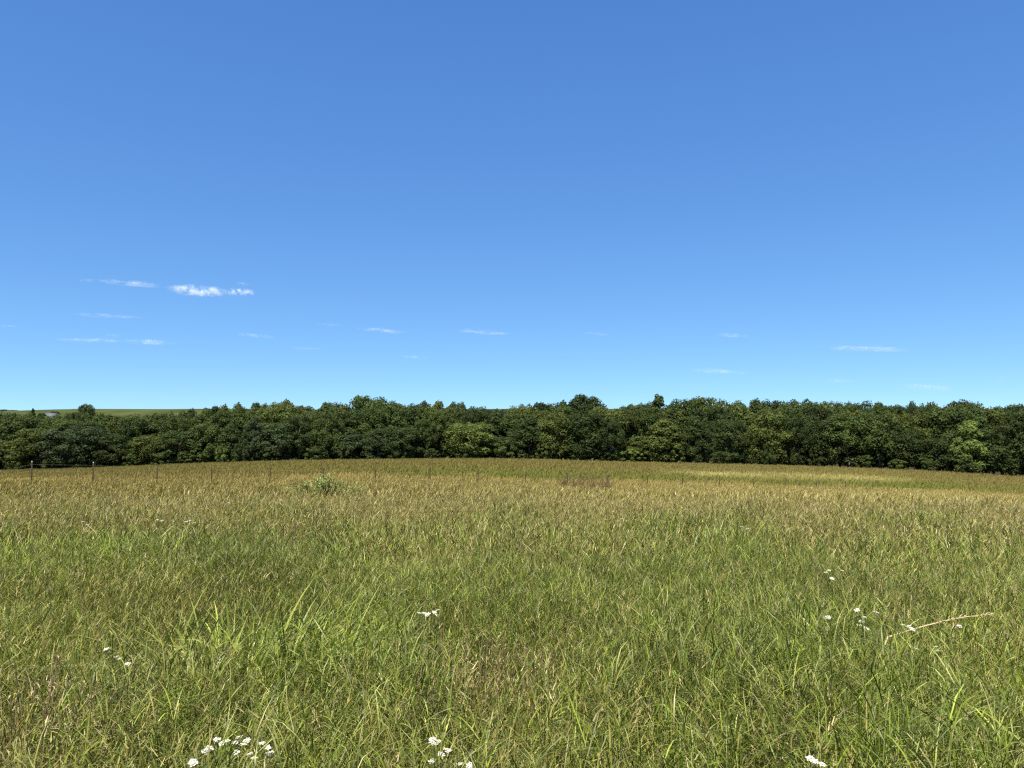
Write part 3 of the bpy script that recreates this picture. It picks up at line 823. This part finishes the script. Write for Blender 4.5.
def broad_clump(px, py, n, spread, label, h=0.62, w=(0.01, 0.024), bright=1.3):
    p = at(px, py, 0.74)
    o = empty('broad_bladed_grass', tuple(p))
    def part(name, n, L, lean, W, c):
        a = rng.uniform(0, 2 * math.pi, n); rr = spread * np.sqrt(rng.random(n))
        x = np.cos(a) * rr; y = np.sin(a) * rr * 0.7
        cc = np.asarray(c)[rng.integers(0, len(c), n)] * rng.uniform(0.8, 1.25, (n, 1)) * bright
        v, f, q, _ = blades(x, y, rng.uniform(*L, n), rng.uniform(*W, n), np.where(rng.random(n) < 0.5, rng.normal(0, 0.6, n), a), rng.uniform(*lean, n), np.abs(rng.normal(1.5, 0.6, n)), 7, cc * 0.9, lerp(cc, np.array([0.4, 0.4, 0.18]), rng.uniform(0, 0.35, (n, 1))), tipw=0.06, z0=np.zeros(n), twist=rng.uniform(-0.5, 0.5, n))
        A = Acc(); A.add(v, f, q)
        link(name, A.mesh(name, M_PLANT), o)
    part('foliage', n, (h * 0.95, h * 1.5), (0.1, 0.55), w, [(0.12, 0.17, 0.018), (0.17, 0.22, 0.024), (0.2, 0.24, 0.03), (0.26, 0.29, 0.06), (0.08, 0.12, 0.014)])
    part('dry_foliage', max(3, n // 7), (h * 0.8, h * 1.2), (0.2, 0.6), w, [(0.42, 0.36, 0.15)])
    A = Acc()
    for k in range(max(1, n // 40)):
        a = random.uniform(-0.4, 0.7); b0 = np.array([random.uniform(-spread, spread), random.uniform(-spread, spread) * 0.5, 0])
        ln = h * random.uniform(1.0, 1.25)
        A.tube([b0, b0 + np.array([0.1 * ln * math.cos(a), 0.1 * ln * math.sin(a), 0.5 * ln]), b0 + np.array([0.33 * ln * math.cos(a), 0.3 * ln * math.sin(a), 0.95 * ln])], [0.005, 0.0045, 0.003], 5, (0.06, 0.085, 0.03))
    link('stalk', A.mesh('stalk', M_PLANT), o)
    tag(o, label, 'grass clump', 'clumps of broad-bladed grass')
broad_clump(240, 604, 420, 0.52, 'bright green clump of broad arching grass blades, yellowest and fullest of its kind')
broad_clump(300, 606, 240, 0.36, 'clump of broad grass blades with tall dark upright stalks beside the yellowest clump', h=0.66, bright=1.25)
broad_clump(180, 618, 22, 0.16, 'thin small clump of broad grass with one dark leaning stalk', bright=0.75)
broad_clump(14, 602, 26, 0.22, 'green clump of broad grass blades cut by the edge of the photo', bright=0.85)
broad_clump(985, 742, 30, 0.2, 'low green clump of broad grass in the bottom corner', h=0.5, w=(0.004, 0.008), bright=0.9)

# bent dry stalk lying over the grass
def bent_stalk():
    q = [(888, 637, .70), (905, 632, .74), (925, 626, .77), (945, 621, .79), (965, 617, .8), (985, 615.5, .8), (992, 615, .79)]
    P = []
    Y0 = at(888, 637, 0.72)[1]
    for i, (px, py, h) in enumerate(q):
        P.append(at_depth(px, py, Y0 + 0.03 * i))
    b = np.array(P[0]); zb = float(ground_z(b[0], b[1]))
    o = empty('bent_straw_stalk', (b[0], b[1], zb))
    L = [np.array(p) - np.array([b[0], b[1], zb]) for p in P]
    A = Acc(); A.tube([(-0.1, 0.02, -0.02), (-0.09, 0.02, 0.3), (-0.05, 0.01, 0.6)] + L, [0.004, 0.004, 0.0045] + list(np.linspace(0.005, 0.003, len(L))), 6)
    link('stem', A.mesh('stem', M_STRAW, False, True), o)
    A = Acc()
    for k in range(70):
        i = random.uniform(2.5, 5.9); p = lerp(L[int(i)], L[int(i) + 1], i - int(i)) if i < 6 else L[-1]
        v = np.array([random.uniform(0.4, 1), random.uniform(-.5, .5), random.uniform(-.25, .5)])
        leaf_quads(A, p, v, random.uniform(0.02, 0.04), 0.006, (0.5, 0.42, 0.24), 0.1)
    link('seed_head', A.mesh('seed_head', M_PLANT), o)
    tag(o, 'long straw coloured stalk bent over and lying across the grass tips', 'stalk')
bent_stalk()

# dried brown weeds
def dried_weed(px, py, n, spread, label, h=0.6):
    p = at(px, py, h * 0.9)
    o = empty('dried_weed', tuple(p))
    A = Acc(); B = Acc()
    for k in range(n):
        a = random.uniform(0, 6.28); rr = spread * math.sqrt(random.random())
        b = np.array([math.cos(a) * rr, math.sin(a) * rr * 0.6, -0.02]); l = h * random.uniform(0.75, 1.15)
        d = np.array([random.gauss(0.1, .22), random.gauss(0, .22), 1.0]) * l
        pts = [b, b + d * 0.5 + np.array([0, 0, .02]), b + d]
        A.tube(pts, [0.003, 0.0024, 0.0014], 4, np.array([0.24, 0.175, 0.09]) * random.uniform(0.7, 1.3))
        for j in range(9):
            q = b + d * random.uniform(0.55, 1.0)
            leaf_quads(B, q, np.array([random.uniform(-1, 1), random.uniform(-1, 1), random.uniform(-.2, .9)]), random.uniform(0.015, 0.04), random.uniform(0.003, 0.007), np.array(random.choice([(0.32, 0.24, 0.13), (0.44, 0.35, 0.2), (0.5, 0.42, 0.26)])) * random.uniform(0.7, 1.1))
    link('stem', A.mesh('stem', M_PLANT), o)
    link('foliage', B.mesh('foliage', M_PLANT), o)
    tag(o, label, 'dried weed', 'dried weeds in the meadow')
dried_weed(466, 652, 60, 0.3, 'brown patch of dried weed stems in mid meadow beneath the two lone flowers', 0.74)
dried_weed(500, 664, 30, 0.22, 'tan dried weed beside the brown patch of dead stems', 0.7)
dried_weed(22, 690, 46, 0.24, 'straw coloured tangle of dried stems by the edge of the photo', 0.74)
dried_weed(60, 722, 26, 0.2, 'smaller pale tangle of dried stems just below the straw coloured one', 0.7)
dried_weed(800, 716, 26, 0.22, 'thin tan dried weed leaning near the lone bottom flower', 0.72)

# green shrub and dead shrub in the field
def green_shrub():
    Y = 25.5
    c = at_depth(322, 480, Y); zb = float(ground_z(c[0], c[1])); top = at_depth(322, 472.5, Y)[2] - zb
    o = empty('green_shrub', (c[0], c[1], zb))
    A = Acc(); B = Acc()
    for k in range(58):
        ex = random.gauss(0, 0.72) + 0.06; ey = random.gauss(0, 0.3)
        hz = top * (1.0 - 0.5 * min(1, (abs(ex - 0.08) / 1.5) ** 1.5)) * random.uniform(0.78, 1.0)
        b = np.array([ex * 0.2, ey * 0.2, -0.05]); e = np.array([ex, ey, hz])
        m1 = lerp(b, e, 0.5) + np.array([0, 0, 0.08])
        A.tube([b, m1, e], [0.012, 0.008, 0.003], 5)
        for j in range(44):
            t = random.uniform(0.3, 1.02)
            p = (lerp(b, m1, t * 2) if t < .5 else lerp(m1, e, t * 2 - 1)) + np.array([random.gauss(0, .06), random.gauss(0, .06), random.gauss(0, .05)])
            d = np.array([random.uniform(-1, 1), random.uniform(-1, 1), random.uniform(-.4, .8)])
            leaf_quads(B, p, d, random.uniform(0.06, 0.12), random.uniform(0.035, 0.06), np.array([0.2, 0.24, 0.07]) * random.uniform(0.65, 1.6))
    link('branch', A.mesh('branch', M_BARK, False), o)
    link('foliage', B.mesh('foliage', M_PLANT), o)
    tag(o, 'lone green leafy shrub standing above the tan grass before the fence', 'shrub')
green_shrub()

def dead_shrub():
    Y = 50.0
    c = at_depth(588, 480, Y); zb = float(ground_z(c[0], c[1])); top = at_depth(588, 470.5, Y)[2] - zb
    o = empty('dead_shrub', (c[0], c[1], zb))
    A = Acc()
    def grow(p, d, L, r, lvl):
        pts = [p]; q = p
        for s in range(3):
            d = d + np.array([random.gauss(0, .18), random.gauss(0, .18), random.gauss(0.02, .08)]); d = d / np.linalg.norm(d)
            q = q + d * L / 3; pts.append(q)
        A.tube(pts, np.linspace(r, r * 0.5, 4), 4)
        if lvl:
            for s in range(4 if lvl > 1 else 3):
                b = pts[random.randint(1, 3)]
                nd = d + np.array([random.gauss(0, .6), random.gauss(0, .6), random.uniform(-.1, .5)])
                grow(b, nd / np.linalg.norm(nd), L * random.uniform(0.45, 0.7), r * 0.55, lvl - 1)
    for x0 in list(np.linspace(-1.5, 1.5, 30)):
        tall = random.uniform(0.55, 1.0) * (1.0 - 0.25 * abs(x0) / 1.5); tall = tall * 1.15 if abs(x0 + 1.0) < 0.25 or 0.55 < x0 < 1.1 else tall
        grow(np.array([x0 + random.gauss(0, .1), random.gauss(0, .3), -0.05]), np.array([random.gauss(0, .5), random.gauss(0, .4), 1.0]), top * 0.75 * tall, 0.015, 3)
    link('branch', A.mesh('branch', M_TWIG, False), o)
    tag(o, 'dead brown bare-twigged shrub standing in the fence line', 'shrub')
dead_shrub()

# ------------------------------------------------------------------ clouds, far off and high
def cloud_mat(name, dens, scale, lo, hi):
    m = bpy.data.materials.new(name); m.use_nodes = True
    N, L = m.node_tree.nodes, m.node_tree.links
    N.remove(N['Principled BSDF'])
    pv = N.new('ShaderNodeVolumePrincipled')
    pv.inputs['Color'].default_value = (0.93, 0.98, 1, 1); pv.inputs['Anisotropy'].default_value = 0.0
    tc = N.new('ShaderNodeTexCoord')
    oi = N.new('ShaderNodeObjectInfo')
    mp = N.new('ShaderNodeMapping'); mp.inputs['Scale'].default_value = scale
    L.new(tc.outputs['Object'], mp.inputs['Vector'])
    ad = N.new('ShaderNodeVectorMath'); ad.operation = 'ADD'
    cb = N.new('ShaderNodeCombineXYZ'); mu = N.new('ShaderNodeMath'); mu.operation = 'MULTIPLY'; mu.inputs[1].default_value = 37.0
    L.new(oi.outputs['Random'], mu.inputs[0]); L.new(mu.outputs[0], cb.inputs[0]); L.new(mu.outputs[0], cb.inputs[1])
    L.new(mp.outputs[0], ad.inputs[0]); L.new(cb.outputs[0], ad.inputs[1])
    no = N.new('ShaderNodeTexNoise'); no.inputs['Scale'].default_value = 1.0; no.inputs['Detail'].default_value = 6; no.inputs['Roughness'].default_value = 0.6
    L.new(ad.outputs[0], no.inputs['Vector'])
    ln = N.new('ShaderNodeVectorMath'); ln.operation = 'LENGTH'; L.new(tc.outputs['Object'], ln.inputs[0])
    fall = N.new('ShaderNodeMapRange'); fall.interpolation_type = 'SMOOTHSTEP'
    fall.inputs[1].default_value = 0.15; fall.inputs[2].default_value = 1.0; fall.inputs[3].default_value = 1.0; fall.inputs[4].default_value = 0.0
    L.new(ln.outputs['Value'], fall.inputs[0])
    mr = N.new('ShaderNodeMapRange'); mr.interpolation_type = 'SMOOTHSTEP'
    mr.inputs[1].default_value = lo; mr.inputs[2].default_value = hi; mr.inputs[3].default_value = 0.0; mr.inputs[4].default_value = dens
    L.new(no.outputs['Fac'], mr.inputs[0])
    ml = N.new('ShaderNodeMath'); ml.operation = 'MULTIPLY'
    L.new(mr.outputs[0], ml.inputs[0]); L.new(fall.outputs[0], ml.inputs[1])
    L.new(ml.outputs[0], pv.inputs['Density'])
    L.new(pv.outputs[0], N['Material Output'].inputs['Volume'])
    return m

def ball():
    import bmesh
    bm = bmesh.new(); bmesh.ops.create_icosphere(bm, subdivisions=3, radius=1.0)
    me = bpy.data.meshes.new('cloud'); bm.to_mesh(me); bm.free()
    return me
BALL_P, BALL_W, BALL_F = ball(), ball(), ball()
BALL_P.materials.append(cloud_mat('puffy_cloud', 0.028, (4.4, 1.6, 1.0), 0.44, 0.68))
BALL_W.materials.append(cloud_mat('wispy_cloud', 0.0062, (3.4, 1.6, 1.0), 0.44, 0.7))
BALL_F.materials.append(cloud_mat('faint_cloud', 0.0032, (3.0, 1.6, 0.9), 0.4, 0.7))
CLOUDS = [  # x, y, width, height in the photo, tilt (degrees, down to the right), kind, words
    (198, 290.5, 58, 9, 3, 'P', 'brightest puffy white cloud, largest in the sky, broken into small tufts'),
    (240, 292.3, 32, 6.5, 2, 'P', 'small white tuft trailing off the end of the brightest cloud'),
    (243, 283.5, 14, 5, -3, 'W', 'tiny faint tuft floating just above the end of the brightest cloud'),
    (88, 280, 16, 5, 2, 'W', 'small white tuft at the head of the thin line before the brightest cloud'),
    (132, 283.5, 64, 5, 4, 'W', 'thin faint streak running from a small tuft towards the brightest cloud'),
    (107, 316, 60, 4, 3, 'F', 'very faint long streak beneath the brightest cloud'),
    (8, 326.5, 20, 4, 1, 'W', 'short streak at the edge of the sky, lower of two'),
    (90, 340, 54, 5, 1, 'W', 'long low streak in the lower row, thin and pale'),
    (112, 335.5, 14, 5, 3, 'W', 'small tuft just above the long low streak'),
    (150, 342, 44, 6, 2, 'W', 'white lower streak brightening towards its end, beneath the brightest cloud'),
    (255, 336, 34, 5, 5, 'W', 'short slanting streak alone beyond the lower row of streaks'),
    (305, 348, 30, 3.5, 3, 'F', 'faint short streak low in the sky past the slanting one'),
    (330, 324.5, 24, 4, 4, 'F', 'faint streak leading the line before mid sky'),
    (381, 330.5, 44, 5, 5, 'W', 'slim white streak slanting down, longer of the pair in its line'),
    (414, 357, 24, 4.5, 1, 'W', 'short low white streak near the treetops at mid picture'),
    (484, 332, 50, 5, 4, 'W', 'slim white streak with a long fading tail, alone at mid sky'),
    (596, 334, 26, 4, 4, 'F', 'barely visible streak past mid sky'),
    (733, 335.5, 32, 5, 4, 'W', 'short white streak highest of those beyond the spire-topped tree'),
    (720, 371.5, 50, 5, 3, 'W', 'thin bright streak low over the wood, sloping gently'),
    (866, 348.5, 72, 5.5, 2, 'W', 'long flat pale streak over the far part of the wood'),
    (838, 381, 28, 4.5, 0, 'F', 'faint small streak just above the treetops'),
    (928, 387, 46, 7, 4, 'W', 'broad pale smear low over the fan-topped tree'),
    (1000, 378.5, 10, 5, -8, 'W', 'tiny white fleck low in the sky at the far end'),
]
for (px, py, w, h, tilt, k, lab) in CLOUDS:
    D = 7000.0 if k == 'P' else 9000.0
    c = at_depth(px, py, D)
    o = link('cloud', {'P': BALL_P, 'W': BALL_W, 'F': BALL_F}[k])
    o.location = c
    sx_ = 1.25 if k == 'P' else 1.5
    o.scale = (w * 0.5 * sx_ / F * D, w * 0.25 / F * D, h * 0.5 * (1.5 if k == 'P' else 1.15) / F * D)
    o.rotation_euler = (0, R(tilt), 0)
    tag(o, lab, 'cloud', 'small clouds low in the sky')
